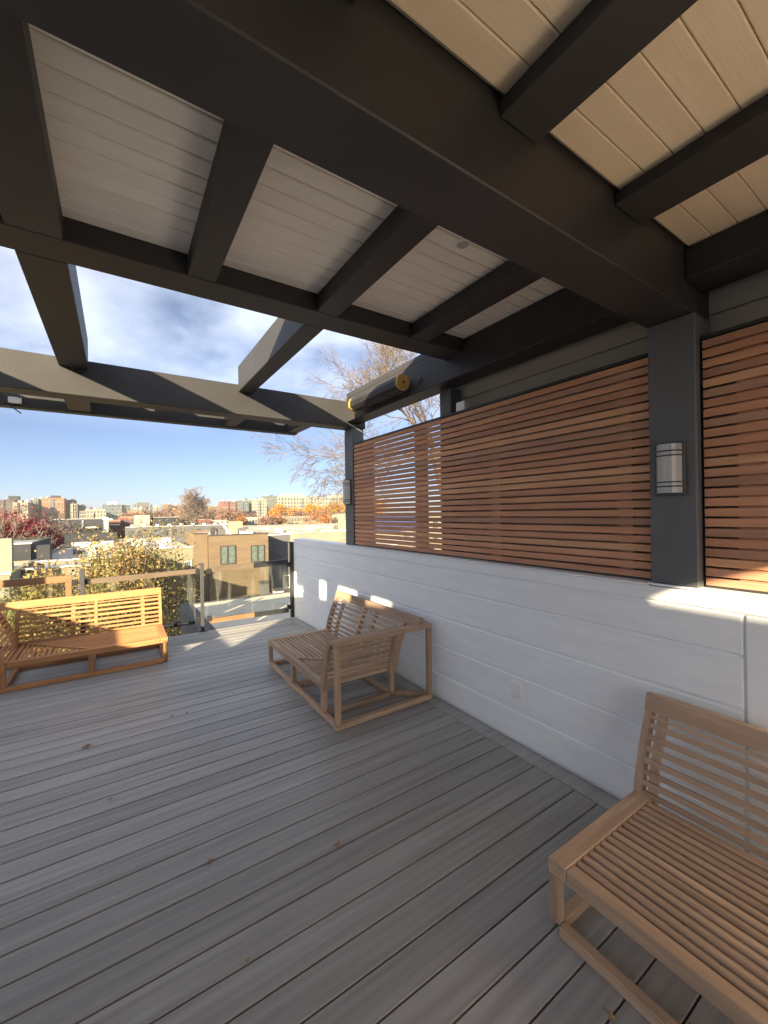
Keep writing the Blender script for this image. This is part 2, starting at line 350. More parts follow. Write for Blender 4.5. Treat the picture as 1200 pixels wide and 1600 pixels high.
# rafters
for x0, x1 in ((-2.0, -1.82), (-1.22, -1.05), (-.421, -.204), (.353, .503), (1.147, 1.304), (1.946, 2.110)): G(x0, x1, 1.122, 2.535, 3.121, 3.236, 'rafter')
for x0, x1 in ((-2.0, -1.82), (-.421, -.204), (1.147, 1.304)):
    G(x0, x1, 2.762, 4.658, 3.121, 3.405, 'rafter'); G(x0 + .01, x1 - .01, 4.887, 5.433, 2.885, 3.20, 'rafter_end')
G(1.99, 2.14, 4.887, 5.433, 2.885, 3.20, 'rafter_end')
for x0, x1 in ((-2.2, -2.0), (-1.12, -.92), (-.39, -.2), (.33, .52), (1.06, 1.25), (1.78, 2.005)): G(x0, x1, -2.898, .891, 3.04, 3.099, 'rafter')
# ceiling boards: far bay then near bay
cl = bpy.data.objects.new('ceiling', None); C.objects.link(cl); cl.parent = pg
def cboards(y0, y1, z, first, pitch, m, gap=.0035, ch=.0045):
    y = first
    while y > y0: y -= pitch
    me = MB().box(-3.05, 2.78, gap, pitch - gap, 0, .015, ch).mesh('ceiling_board', m)
    while y < y1:
        a, b = max(y, y0), min(y + pitch, y1)
        if b - a > .03:
            if a == y and b == y + pitch: inst(me, 'ceiling_board', cl, (0, y, z))
            else: MB().box(-3.05, 2.78, a + .002, b - .002, z, z + .015, .004).build('ceiling_board', m, cl)
        y += pitch
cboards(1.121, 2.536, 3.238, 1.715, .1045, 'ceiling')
cboards(-2.898, .892, 3.101, .777, .1005, 'ceiling_warm_lit', .0012, .0042)
B(-3.1, 2.78, -3.1, .89, 3.118, 3.46, 'roof_slab', 'roof_grey', cl, 0); B(-3.1, 2.78, 1.122, 2.535, 3.255, 3.475, 'roof_slab', 'roof_grey', cl, 0)

# recessed ceiling light
o = thing('ceiling_light', 'small round recessed light in the boarded ceiling beside the main beam', 'ceiling light', (1.62, 1.63, 3.238))
m = MB()
for k in range(24):
    a0, a1 = 2 * math.pi * k / 24, 2 * math.pi * (k + 1) / 24; n = len(m.v)
    for a in (a0, a1):
        for r, z in ((.034, -.002), (.036, -.008), (.046, -.008), (.049, -.001)): m.v.append((r * math.cos(a), r * math.sin(a), z))
    for j in range(3): m.f.append((n + j, n + j + 1, n + 5 + j, n + 4 + j))
m.build('ring', 'white_plastic', o, True); MB().cyl((0, 0, -.003), (0, 0, -.001), .0335).build('lens', 'lamp_shade', o)

# ------------------------------------------------------------------ greige upper wall behind the slats
hw = thing('upper_wall', 'grey beige siding wall behind and above the right part of the slat screen', 'wall')
for i, (a, b) in enumerate(((.9, 1.35), (1.355, 1.62), (1.625, 1.89), (1.895, 2.16), (2.165, 2.43), (2.435, 2.70), (2.705, 2.832), (2.838, 3.3))):
    B(2.80, 2.82, -3.9, 2.995, a, b, 'siding_board', 'greige', hw, .003)
B(2.822, 2.95, -3.9, 2.99, .5, 3.3, 'wall_core', 'greige', hw, 0)

# ------------------------------------------------------------------ slat screens
def screen(y0, y1, battens, label):
    t = thing('slat_screen', label, 'screen', (2.60, 0, 0), 'wooden slat screens on the wall')
    me = MB().box(0, .019, y0 + .006, y1 - .006, 0, .0418, .0025).mesh('slat', 'slat')
    for k in range(24): inst(me, 'slat', t, (random.uniform(-.001, .001), 0, 1.3966 + k * .05217 + random.uniform(-.0012, .0012)))
    MB().box(0, .019, y0 + .006, y1 - .006, 1.347, 1.386, .0025).build('slat', 'slat', t)
    for a, b in battens: MB().box(.0205, .055, a, b, 1.36, 2.636, .003).build('batten', 'slat', t)
    MB().box(.012, .060, y0, y1, 1.333, 1.352, .002).build('bottom_rail', 'black_metal', t)
    MB().box(.004, .060, y0, y1, 2.647, 2.667, .002).build('top_rail', 'black_metal', t)
    MB().box(.012, .060, y0, y0 + .006, 1.362, 2.646, .001).build('side_rail', 'black_metal', t)
    MB().box(.012, .060, y1 - .006, y1, 1.362, 2.646, .001).build('side_rail', 'black_metal', t)
    return t
screen(1.116, 4.655, ((1.234, 1.324), (2.254, 2.356), (3.205, 3.385), (4.225, 4.64)), 'long reddish wooden slat screen between the far post and the post with the sconce')
screen(-2.4, .872, ((.62, .733), (-.4, -.3), (-1.4, -1.3)), 'reddish wooden slat screen at the right edge catching sun on its lowest slats')
# the upper siding wall stands behind the gaps of the right part
# small white box on the sill
o = thing('sensor_box', 'small white box standing on the slat screen top rail beside the thin dark post', 'box', (2.62, 2.70, 2.668))
MB().box(0, .06, -.055, .055, 0, .085, .004).build('case', 'white_plastic', o); MB().box(.061, .085, -.02, .02, .01, .06, .003).build('bracket', 'black_metal', o)

# ------------------------------------------------------------------ wall sconces
def sconce(x, y, z, w, h, label):
    t = thing('wall_sconce', label, 'wall lamp', (x, y, z), 'lantern sconces on the posts')
    MB().box(-.016, -.001, -w / 2, w / 2, 0, h, .002).build('back_plate', 'rail_metal', t)
    m = MB(); pr = []; a = w / 2 - .012; d = .05
    for k in range(9):
        u = -a + 2 * a * k / 8; pr.append((-.018 - d * (1 - (abs(u) / a) ** 4) * .9 - .006, u))
    pr += [(-.017, a), (-.017, -a)]
    m.prism([(p[0], p[1]) for p in pr], 2, .014, h - .014).build('lamp_shade', 'lamp_shade', t)
    for zz in (.045, .068, h - .080, h - .055):
        q = [(px - .004 if i < 9 else px, py * 1.05) for i, (px, py) in enumerate(pr)]
        MB().prism(q, 2, zz, zz + .007).build('band', 'black_metal', t)
    MB().box(-.030, -.017, -w / 2 + .004, w / 2 - .004, h - .012, h - .002, .001).build('cap', 'rail_metal', t)
    MB().box(-.030, -.017, -w / 2 + .004, w / 2 - .004, .002, .012, .001).build('cap', 'rail_metal', t)
    return t
sconce(2.549, 1.0, 1.825, .145, .292, 'metal and frosted glass sconce on the wide post in the middle of the wall')
sconce(2.589, 4.785, 1.86, .16, .34, 'small sconce on the far post beside the open sky')

# ------------------------------------------------------------------ infrared heater under the wall beam
t = thing('patio_heater', 'black tube patio heater with yellow end caps fixed to the beam', 'heater', (2.395, 3.76, 3.05))
prof = [(-.062, -.01), (-.045, -.052), (-.005, -.066), (.04, -.055), (.06, -.02), (.06, .035), (.035, .06), (-.03, .058), (-.058, .03)]
ang = R(-20); rot = lambda p: (p[0] * math.cos(ang) - p[1] * math.sin(ang), p[0] * math.sin(ang) + p[1] * math.cos(ang))
prof = [(p[0] * 1.2, p[1] * 1.2) for p in prof]
fixn(MB().prism([rot(p) for p in prof], 1, -.47, .47).build('housing', 'heater_black', t))
for s, l in ((-1, None), (1, None)):
    fixn(MB().prism([rot((p[0] * 1.04, p[1] * 1.04)) for p in prof], 1, s * .472, s * .505).build('end_cap', 'yellow_cap', t))
m = MB()
for k in range(14): m.box(-.055, .04, -.44 + k * .065, -.434 + k * .065, -.088, -.079)
m.build('grille', 'heater_grille', t, kind='stuff')
for y in (-.3, .3): MB().box(.065, .109, y - .015, y + .015, -.01, .05, .002).build('bracket', 'black_metal', t)
MB().cyl((0, -.512, 0), (0, -.503, 0), .012, 10).build('knob', 'black_metal', t)
MB().tube([(.07, -.505, .03), (.085, -.54, -.03), (.095, -.60, -.06), (.104, -.66, .02)], .005, 5).build('cable', 'black_metal', t)

# small fixture on outermost beam
t = thing('junction_box', 'small pale junction box with a loose cable on the outermost beam at left', 'junction box', (-.835, 5.425, 2.93))
MB().box(-.05, .05, -.03, .008, -.03, .03, .004).build('box', 'white_plastic', t)
MB().tube([(-.04, -.02, -.02), (-.06, -.03, -.05), (0, -.04, -.09), (.05, -.03, -.13)], .006, 5).build('cable', 'black_metal', t)
MB().tube([(.04, -.03, .02), (.01, -.06, .045), (-.05, -.05, .03), (-.08, -.03, .05)], .005, 5).build('cable', 'rail_metal', t)

# ------------------------------------------------------------------ teak modular corner sofas
def sofa(name, label, F, org, grainv, sup=.2, oiled=False):
    """F maps (u depth 0 front..1 back, v along from open end, w up) to the world offset"""
    t = thing(name, label, 'sofa', org, 'teak lounge sofas without cushions')
    gm = {'v': 'oiled_x', 'u': 'oiled_y', 'w': 'oiled_z'} if oiled else {'v': grainv, 'u': 'teak_x' if grainv == 'teak' else 'teak', 'w': 'teak_z'}
    def bx(nm, u0, u1, v0, v1, w0, w1, g, c=.004):
        return fixn(MB().box(u0, u1, v0, v1, w0, w1, c, T=F).build(nm, gm[g], t))
    def pr(nm, poly, ax, a0, a1, g): return fixn(MB().prism(poly, ax, a0, a1, T=F).build(nm, gm[g], t))
    D, V1, V2, V3, TW = .76, .73, 1.45, 1.712, .30
    lg = .046
    # base runners on the floor
    bx('base_rail', 0, lg, lg, V3, 0.002, .046, 'v'); bx('base_rail', 0, 1.0, V3 + .001, V3 + lg, .002, .046, 'u')
    bx('base_rail', lg + .001, .74, 0.001, lg, .002, .046, 'u'); bx('base_rail', lg + .001, .72, V1, V1 + lg, .002, .046, 'u')
    bx('base_rail', D - .06, D - .015, lg + .001, V2, .002, .046, 'v'); bx('base_rail', lg + .001, D - .062, V2, V2 + lg, .002, .046, 'u')
    pr('base_rail', [(D - .03, V2 + .01), (D + .01, V2 - .03), (.985, V3 - .03), (.965, V3 - .001)], 2, .003, .045, 'u')
    # legs
    for v in (0, V1, V2): bx('leg', 0, lg, v + .001, v + lg - .001, .047, TW - .062, 'w')
    bx('leg', D - .055, D - .012, .001, lg, .047, TW - .064, 'w'); bx('leg', D - .055, D - .012, V2 + .001, V2 + lg, .047, TW - .064, 'w')
    # seat frame
    bx('front_rail', .001, .058, .0805, V2 - .001, TW - .060, TW, 'v')
    bx('side_rail', .0, D + .02, 0, .079, TW - .060, TW + .002, 'u')
    bx('seat_cross_rail', .06, D, V1 - .01, V1 + .035, TW - .06, TW - .024, 'u')
    bx('back_seat_rail', D - .045, D - .002, .081, V2 - .001, TW - .06, TW - .024, 'v')
    bx('seat_cross_rail', .06, D - .046, V2 - .045, V2 - .002, TW - .06, TW - .024, 'u')
    # mitre piece running from the front of the corner to the inner back corner
    dv = (V2 - V1) / D
    pr('mitre_rail', [(.058, V1 - .0), (.058, V1 + .055), (D - .01, V2 + .0), (D - .01, V2 - .055)], 2, TW - .022, TW + .001, 'v')
    # seat slats along v, stop at the mitre
    n = 15
    for k in range(n):
        u = .0705 + k * .0472; ve = V1 + (u - .03) * dv - .012
        if u + .029 > D - .002: break
        bx('seat_slat', u, u + .029, .0805, min(ve, V2 - .05), TW - .022, TW - .001, 'v', .005)
    # corner slats along u, start at the mitre
    k = 0; v = V1 + .095
    while v < V2 - .03:
        ue = (v - V1) / dv - .012
        if ue > .09: bx('seat_slat', .0595, ue - .012, v, v + .029, TW - .022, TW - .001, 'u', .005)
        v += .0472
    # backs: profile in (outward, up)
    def bp(s, off=0.0):   # s 0..1 along the back height; returns outward offset, height
        a = [(.0, .235), (.012, .33), (.038, .43), (.078, .54), (.125, .645), (.155, .70)]
        x = s * 5; i = min(int(x), 4); f = x - i
        o_, h_ = a[i][0] * (1 - f) + a[i + 1][0] * f, a[i][1] * (1 - f) + a[i + 1][1] * f
        return o_ + off, h_
    def back(base, a0, a1, along, sup, hmax=.70):
        """along 'v': back at u=base running v a0..a1; along 'u': back at v=base running u"""
        def q(nm, poly, b0, b1, g):   # poly in (outward, up)
            if along == 'v': pr(nm, [(base + p[0], p[1]) for p in poly], 1, b0, b1, g)
            else:
                TT = lambda p: F((p[0], p[1], p[2])); fixn(MB().prism([(base + p[0], p[1]) for p in poly], 0, b0, b1, T=TT).build(nm, gm[g], t))
        g = 'v' if along == 'v' else 'u'
        fr = [bp(i / 5, 0) for i in range(6)]; bk = [bp(i / 5, .058) for i in range(6)]
        for b in (a0, a1 - .034) + ((V1 - .017,) if along == 'v' else ()): q('back_stile', fr + bk[::-1], b, b + .034, 'w')
        fr2 = [bp(i / 5, .024) for i in range(6)]; bk2 = [bp(i / 5, .05) for i in range(6)]
        for b in sup: q('back_support', fr2 + bk2[::-1], b, b + .042, 'w')
        for k in range(9):
            s = .035 + k * .099; o_, h_ = bp(s); o2, h2 = bp(s + .047); dx, dz = o2 - o_, h2 - h_; Ln = math.hypot(dx, dz); nx, nz = dz / Ln, -dx / Ln
            th = .019; e = .003
            for c0, c1 in (((a0 + .0345, V1 - .0175), (V1 + .0175, a1 - .0345)) if along == 'v' else ((a0 + .0345, a1 - .0345),)):
                q('back_slat', [(o_ + e, h_), (o2 + e, h2), (o2 + nx * th + e, h2 + nz * th), (o_ + nx * th + e, h_ + nz * th)], c0, c1, g)
    # main back with top rail
    back(D - .035, .0, V2 + .05, 'v', (sup, V1 + .21))
    q0 = bp(.93); 
    pr('top_rail', [(D - .035 + .142, .680), (D - .035 + .165, .762), (D - .035 + .172, .766), (D - .035 + .215, .756), (D - .035 + .218, .750), (D - .035 + .196, .672)], 1, -.002, V3 + .0, 'v')
    # side back at the corner end
    back(V2, .0, D - .04, 'u', ())
    # end frame around the side back
    bx('end_post', .0, lg, V3 + .001, V3 + lg, .047, .668, 'w'); bx('end_post', .955, 1.0, V3 + .001, V3 + lg, .047, .668, 'w')
    bx('end_top_rail', -.002, 1.002, V3 - .055, V3 + lg + .002, .670, .712, 'u')
    return t
sofa('corner_sofa', 'slatted teak corner sofa in the middle, set against the white wall', lambda p: (p[0], -p[1], p[2]), (1.455, 4.705, 0), 'teak')
sofa('corner_sofa', 'nearest slatted teak sofa, at the lower right edge in front of the white wall', lambda p: (p[0] * .985, -p[1], p[2]), (1.497, 1.062, 0), 'teak', .056)
sofa('corner_sofa', 'slatted teak corner sofa in the sun at left in front of the glass railing', lambda p: (-p[1], p[0], p[2]), (.500, 5.510, 0), 'teak_x', oiled=True)

# ------------------------------------------------------------------ glass railing
rl = thing('glass_railing', 'clear glass railing with dark posts and brown edge strips at the deck end', 'railing')
RY = 6.69
for x, h in ((-1.9, 1.05), (-.385, 1.065), (1.075, 1.03)):
    B(x - .024, x + .024, RY - .025, RY + .02, -.0, h, 'post', 'rail_metal', rl, .003)
    B(x - .06, x + .06, RY - .06, RY + .055, .001, .014, 'foot_plate', 'black_metal', rl, .002)
B(2.46, 2.515, RY - .05, RY + .01, .0, 1.28, 'post', 'black_metal', rl, .003)
def panel(x0, x1, zt, zb, side=False, zt2=None):
    zt2 = zt2 or zt
    g = MB().prism([(x0, zb), (x1, zb), (x1, zt2), (x0, zt)], 1, RY + .03, RY + .04).build('glass_pane', 'glass', rl); fixn(g)
    return g
panel(-.325, .985, .925, .12, zt2=.945); panel(1.165, 2.44, .945, .1, zt2=.985); panel(-1.82, -.50, 1.0, .12)
def strip(x0, x1, za, zb, hh, m='brown_strip', label=None):
    return fixn(MB().prism([(x0, za - hh), (x1, zb - hh), (x1, zb), (x0, za)], 1, RY + .018, RY + .052).build('edge_strip', m, rl, label=label))
strip(-.29, 1.0, .925, .945, .070, 'dull_strip'); strip(1.19, 1.86, .947, .965, .075, 'dull_strip'); strip(1.863, 2.44, .966, .985, .085, 'black_metal')
strip(1.19, 1.86, .16, .155, .07); strip(1.863, 2.44, .154, .15, .075, 'black_metal'); strip(-.31, 1.0, .17, .165, .05, 'black_metal')
strip(-1.82, -.50, .985, .995, .085); strip(-1.82, -.50, .19, .19, .06, 'black_metal')
B(-.565, -.50, RY + .015, RY + .05, .30, .905, 'edge_strip', 'brown_strip', rl, .002)
for x in (-.355, 1.015, 1.175, 2.45, -.47, .74, .4):
    for z in ((.855, .13) if x not in (.74, .4) else (.11,)):
        B(x - .03, x + .035, RY + .008, RY + .056, z, z + .075, 'clamp', 'black_metal', rl, .003)

# ------------------------------------------------------------------ fallen leaves
def leaf(x, y, a, s, label, m='leaf_dry'):
    s *= .72; mb = MB(); pts = []
    for k in range(10):
        t_ = 2 * math.pi * k / 10; r = s * (1 + .25 * math.cos(3 * t_)) * (1 if k % 2 else .75)
        pts.append((r * math.cos(t_), r * .55 * math.sin(t_), .004 + .35 * s * (math.sin(t_ * 1.5) ** 2)))
    n = 0; mb.v = [(0, 0, .003)] + pts; mb.f = [(0, 1 + k, 1 + (k + 1) % 10) for k in range(10)]
    mb.tube([(s * .8, 0, .006), (s * 1.5, s * .15, .004)], .0015, 3)
    o = mb.build('fallen_leaf', m); o.location = (x, y, .001); o.rotation_euler = (0, 0, a); tag(o, label, 'leaf', 'dry leaves lying on the deck')
leaf(-.215, 3.848, .2, .05, 'long brown dry leaf at left on the deck, nearest the left edge')
leaf(.382, 3.999, .4, .028, 'dark brown dry leaf lying left of the middle sofa, larger of a pair')
leaf(.50, 3.99, .1, .022, 'dark crumb of leaf lying right beside a larger dark leaf')
leaf(-.055, 3.05, .3, .02, 'small tan dry leaf on a gap between deck boards left of centre')
leaf(.375, 2.218, .5, .026, 'curled brown dry leaf caught in a deck gap left of centre foreground')
leaf(.953, 1.943, .7, .034, 'yellowish tan dry leaf in the middle of the deck', 'leaf_dry')
leaf(.41, 1.643, .4, .018, 'tiny pale dry leaf in the lowest deck gap near the bottom edge')
leaf(2.271, 1.906, .1, .012, 'tiny whitish scrap on the deck close to the wall')
leaf(1.404, .756, 1.2, .030, 'reddish dry leaf at the bottom edge beside the nearest sofa')
leaf(1.736, 2.945, 1.0, .026, 'yellowish dry leaf beneath the end frame of the middle sofa')

# ------------------------------------------------------------------ added sun blockers left and rear, own house below (outside the frame)
lw = thing('side_sun_blocker', 'added unseen white wall with dark bars left of the deck, shaping the sun patches', 'wall')  # added out of view; panel heights cut to shade the deck
XS = -2.86
def SW(poly, nm='blocker_panel', m='w_beige'): return fixn(MB().prism(poly, 0, XS - .14, XS).build(nm, m, lw))
SW([(-2.9, -.3), (1.2, -.3), (1.2, .10), (-2.9, .10)], m='trim_white'); SW([(1.202, -.3), (2.15, -.3), (2.15, 1.64), (1.202, 1.66)], m='trim_white'); SW([(2.152, -.3), (6.6, -.3), (6.6, 1.42), (2.152, 1.45)], m='trim_white')
for a, b in ((-1.09, -.86), (-.22, .04), (.39, .659)): SW([(a, .11), (b, .11), (b, 2.983), (a, 2.983)], 'post', 'paint')  # added bars that split the sun patches on the wall
rw = thing('rear_sun_blocker', 'added unseen white wall behind the deck, cutting off a sun patch', 'wall')
B(-3.0, -1.80, -3.10, -2.90, -.3, 2.984, 'blocker_panel', 'trim_white', rw, 0)  # added wall stub; its edge ends the sun patch at right
XB = 6.0
nb = thing('far_sun_blocker', 'added unseen mass left behind the deck that blocks the low sun', 'building')  # added out of view to hold the low sun off the deck
def sun_panel(y0, y1, h0, h1):      # added thin panel blocking the sun; heights are lowered along the sun's ray to where they end up on the deck
    q = lambda y: y - .97 * XB
    hh = lambda h: h + .40 * XB
    fixn(MB().prism([(q(y0), -9), (q(y1), -9), (q(y1), hh(h1)), (q(y0), hh(h0))], 0, -XB - .3, -XB).build('blocker_wall', 'trim_white', nb))
sun_panel(-1.95, 1.0, 2.26, 2.26); sun_panel(1.002, 4.12, 1.75, 1.40); sun_panel(-8, -1.952, .9, .9)
B(-XB - 8, -XB - .31, -14, -1.8, -9, 2.2, 'blocker_body', 'w_cream2', nb, 0)  # unseen lower mass added behind the sun-blocking panels
hb = thing('house_body', 'storeys of the own house below the deck', 'building')
B(-3.0, 3.2, -9, 6.58, -9, -.31, 'wall', 'w_beige', hb, 0)

# ------------------------------------------------------------------ ground
me = MB(); s_ = 1500; me.v = [(-s_, -s_, -9), (s_, -s_, -9), (s_, s_, -9), (-s_, s_, -9)]; me.f = [(0, 1, 2, 3)]
me.build('ground', 'ground', kind='structure')
B(-60, 160, 26, 32, -9.1, -8.99, 'alley_road', 'asphalt', None, 0, kind='structure')

# ------------------------------------------------------------------ buildings
WCACHE = {}
def winmesh(w_, h_, m): 
    k = (round(w_, 2), round(h_, 2), m)
    if k not in WCACHE: WCACHE[k] = MB().box(-w_ / 2, w_ / 2, -.06, .04, 0, h_).mesh('window', m)
    return WCACHE[k]
def building(label, x0, x1, y, depth, z, wall, roof='roof_light', zb=-9, wins=None, par=.4, cat='building', extras=(), name='building', fr='far_window', side=True):
    t = thing(name, label, cat, (x0, y, zb)); W = x1 - x0; H = z - zb
    m = MB().box(0, W, 0, depth, 0, H - par)
    m.build('wall', wall, t)
    if par > 0:
        pm = MB(); th = min(.25, W * .1); 
        pm.box(0, W, 0, th, H - par + .001, H).box(0, W, depth - th, depth, H - par + .001, H).box(0, th, th + .001, depth - th - .001, H - par + .001, H).box(W - th, W, th + .001, depth - th - .001, H - par + .001, H)
        pm.build('parapet', wall, t)
        MB().box(th + .01, W - th - .01, th + .01, depth - th - .01, H - par + .002, H - par + .05).build('roof', roof, t)
        if y < 200: 
            cp = MB().box(-.06, W + .06, -.08, th + .02, H + .001, H + .07); cp.build('coping', 'roof_white' if wall != 'w_tan' else 'win_frame', t)
    if wins:
        nx, nz, ww, wh, ztop = wins       # columns, rows, size, distance of first row below the top
        me_ = winmesh(ww, wh, fr); storey = wh * 1.75
        for i in range(nx):
            for j in range(nz):
                wz = H - ztop - wh - j * storey
                if wz < 0: continue
                inst(me_, 'window', t, (W * (i + .5) / nx, 0, wz))
        if side and y > 150:
            ms = WCACHE.setdefault(('s', round(ww, 2), round(wh, 2), fr), MB().box(-.06, .04, -ww / 2, ww / 2, 0, wh).mesh('window', fr))
            ny = max(1, int(depth / (W / nx)))
            for i in range(min(ny, 6)):
                for j in range(min(nz, 5)): inst(ms, 'window', t, (0, depth * (i + .5) / min(ny, 6), H - ztop - wh - j * storey))
    for e in extras:
        nm, a, b, c_, d, e0, e1, mm = e; MB().box(a, b, c_, d, H + e0, H + e1).build(nm, mm, t)
    return t
fr_ = random.Random(77)
def fb(label, x0, x1, y, z, wall, depth=24, wins=(6, 5, 1.7, 1.9, 1.2), zb=-9, **k):
    t = building(label, x0, x1, y, depth, z, wall, zb=zb, wins=wins, par=.8, **k)
    W, H = x1 - x0, z - zb; nx = wins[0]; cw = W / nx
    for i in range(1, nx):                       # projecting bays between some window columns
        if fr_.random() < .32: MB().box(cw * i - cw * .16, cw * i + cw * .16, -.9, -.005, 3, H - fr_.choice((.3, 2.5))).build('bay', fr_.choice(['w_grey', 'w_cream2', 'w_umber', 'w_green', wall]), t)
    st = wins[3] * 1.75
    for j in range(wins[1]):
        if fr_.random() < .35: MB().box(.1, W - .1, -.35, -.004, H - wins[4] - wins[3] - j * st - .55, H - wins[4] - wins[3] - j * st - .2).build('floor_band', fr_.choice(['w_white', 'w_grey', 'w_tan2']), t)
    for j in range(int(2 + W / 9)):
        a = fr_.uniform(.05, .85) * W; b = fr_.uniform(1, depth * .6); w_ = fr_.uniform(.8, 3.2); MB().box(a, min(a + w_, W - .2), b, b + w_, H + .01, H + fr_.uniform(.7, 2.2)).build('roof_unit', fr_.choice(['w_grey', 'roof_white', 'w_umber', 'w_white']), t)
    return t
# skyline, left to right
fb('dark umber block on the skyline at the left edge behind the red maple', -97.0, -81.2, 520, 19.0, 'w_umber', wins=(6, 6, 1.2, 1.6, 2), extras=[('roof_hut', 10.5, 18, 4, 12, 0, 4.0, 'w_dark')])
fb('cream block partly behind the red maple on the skyline', -76.3, -66.2, 480, 15.6, 'w_cream', wins=(3, 5, 1.6, 1.8, 3))
fb('narrow grey green block between the cream one and the orange brick one', -68.7, -61.5, 500, 18.5, 'w_green', wins=(4, 7, 1.0, 2.0, 1))
fb('narrow dark brown block left of the orange brick building', -63.5, -60.0, 515, 20.1, 'w_umber', wins=(2, 8, .9, 2.0, 1))
fb('orange brick apartment building with a grey middle bay and a roof hut', -59.1, -42.3, 500, 20.4, 'w_orange', wins=(6, 5, .9, 2.0, 1.4),
   extras=[('roof_hut', 6, 13, 6, 14, 0, 2.6, 'w_dark'), ('middle_bay', 6.2, 9.2, -.5, -.02, -14.5, -.4, 'w_grey'), ('base_floor', -.4, 17.2, -1.2, -.6, -24, -14.6, 'w_umber')])
fb('dark glass block attached right of the orange brick building', -42.0, -35.3, 520, 19.3, 'w_dark', wins=(4, 8, .9, 2.2, 1))
fb('cream and grey block right of the dark glass one', -35.2, -30.2, 470, 14.1, 'w_cream2', wins=(3, 6, .9, 1.7, 1.5))
fb('small grey block with a lower roof at the right of the cream and grey one', -30.0, -25.5, 480, 13.0, 'w_grey', wins=(3, 6, .9, 1.7, 1.5))
fb('low pale block on the skyline left of the teal glass building', -17.4, -6.2, 350, 7.0, 'w_cream2', wins=(6, 3, 1.0, 1.4, 1.2))
fb('small pale low block between two skyline groups', -24.5, -18.2, 400, 6.6, 'w_beige', wins=(4, 3, 1.0, 1.4, 1.2))
fb('teal glass office block with a white roof hut', -12.2, 5.2, 520, 14.8, 'w_teal', wins=(9, 6, 1.2, 2.0, 1), extras=[('roof_hut', 4.5, 12.5, 5, 13, 0, 2.6, 'roof_white')])
fb('dark blue glass block joined to the teal office block', 5.4, 12.3, 522, 14.0, 'w_dark', wins=(4, 6, 1.1, 2.0, 1))
fb('grey complex with stepped roof left of centre skyline', 17.0, 34.8, 540, 15.2, 'w_grey', wins=(7, 6, 1.5, 2.0, 2), extras=[('roof_hut', 3, 15, 3, 10, 0, 2.2, 'w_grey')])
fb('cream front wing before the grey stepped complex', 13.6, 23.0, 505, 9.8, 'w_cream', wins=(4, 4, 1.2, 1.8, 1.2))
fb('white slim block right of the grey stepped complex', 35.6, 40.0, 520, 12.8, 'w_white', wins=(2, 5, 1.0, 1.8, 1.2))
fb('ochre block left of the big bare tree', 41.0, 48.6, 480, 13.9, 'w_ochre', wins=(4, 5, 1.0, 1.8, 1.2))
fb('long brown terrace on the skyline behind the big bare tree', 50.5, 74.0, 500, 13.4, 'w_tan2', wins=(10, 4, 1.2, 1.8, 1.2))
fb('long ochre terrace between the bare tree and the red brick block', 75.0, 104.5, 510, 12.4, 'w_ochre', wins=(12, 4, 1.2, 1.8, 1.2))
fb('red brick block on the right skyline', 94.1, 109.2, 450, 16.2, 'w_brick', wins=(6, 5, 1.0, 1.8, 1.2))
fb('pale teal block right of the red brick one', 121.9, 133.5, 500, 18.6, 'w_teal', wins=(5, 6, 1.4, 2.0, 1.0), extras=[('stair_tower', 8.5, 11, 2, 6, 0, 3.2, 'w_teal')])
fb('tan block between the teal block and the cream one', 136.2, 149.6, 520, 20.0, 'w_tan2', wins=(5, 6, 1.2, 2.0, 1.0))
fb('cream block with large windows on the right skyline', 135.4, 146.2, 470, 19.2, 'w_cream2', wins=(4, 6, 1.3, 2.0, 1.2))
fb('tall grey tower left of the long white building', 167.3, 182.6, 540, 26.6, 'w_green', wins=(6, 9, 1.2, 2.0, 1.0))
fb('long white building with humped roofs at the right end of the skyline', 203.4, 369.0, 600, 28.0, 'w_cream2', wins=(34, 4, 2.4, 3.2, 2.0), depth=30,
   extras=[('roof_hump', 10, 48, 4, 20, 0, 3.0, 'roof_tan'), ('roof_hump', 16, 42, 6, 18, 3.0, 5.0, 'roof_tan'), ('roof_hump', 92, 128, 4, 20, 0, 3.0, 'roof_tan'), ('roof_hump', 98, 122, 6, 18, 3.0, 5.0, 'roof_tan')])
# middle distance
def mb_(label, x0, x1, y, z, wall, depth=12, wins=(4, 2, .9, 1.4, .9), **k): return building(label, x0, x1, y, depth, z, wall, wins=wins, **k)
rw_x = 61.0
for i, (wd, wl, h, lb) in enumerate(((5.2, 'w_white', .3, 'white row house farthest left in the distant white row'), (4.6, 'w_tan2', -.3, 'tan row house second from the left in the distant row'), (5.6, 'w_white', .5, 'taller white row house in the middle of the distant row'),
                                     (5.0, 'w_cream2', -.1, 'cream row house right of the taller white one in the distant row'), (5.2, 'w_white', .2, 'white row house farthest right in the distant white row'))):
    mb_(lb, rw_x, rw_x + wd - .15, 230, h, wl, wins=(3, 3, .8, 1.5, .8)); rw_x += wd
mb_('long tan low building under the golden trees', 78.4, 104.0, 210, .5, 'w_cream', wins=(16, 2, .8, 1.7, .9))
t = mb_('pale building with a green hipped roof beside the far post', 98.0, 112.5, 196, -.6, 'w_tan2', wins=(7, 2, .8, 1.5, .8))
t2 = fixn(MB().prism([(-.6, 8.5), (15.1, 8.5), (9.5, 10.6), (5, 10.6)], 1, -.5, 10).build('roof_gable', 'roof_green', t))
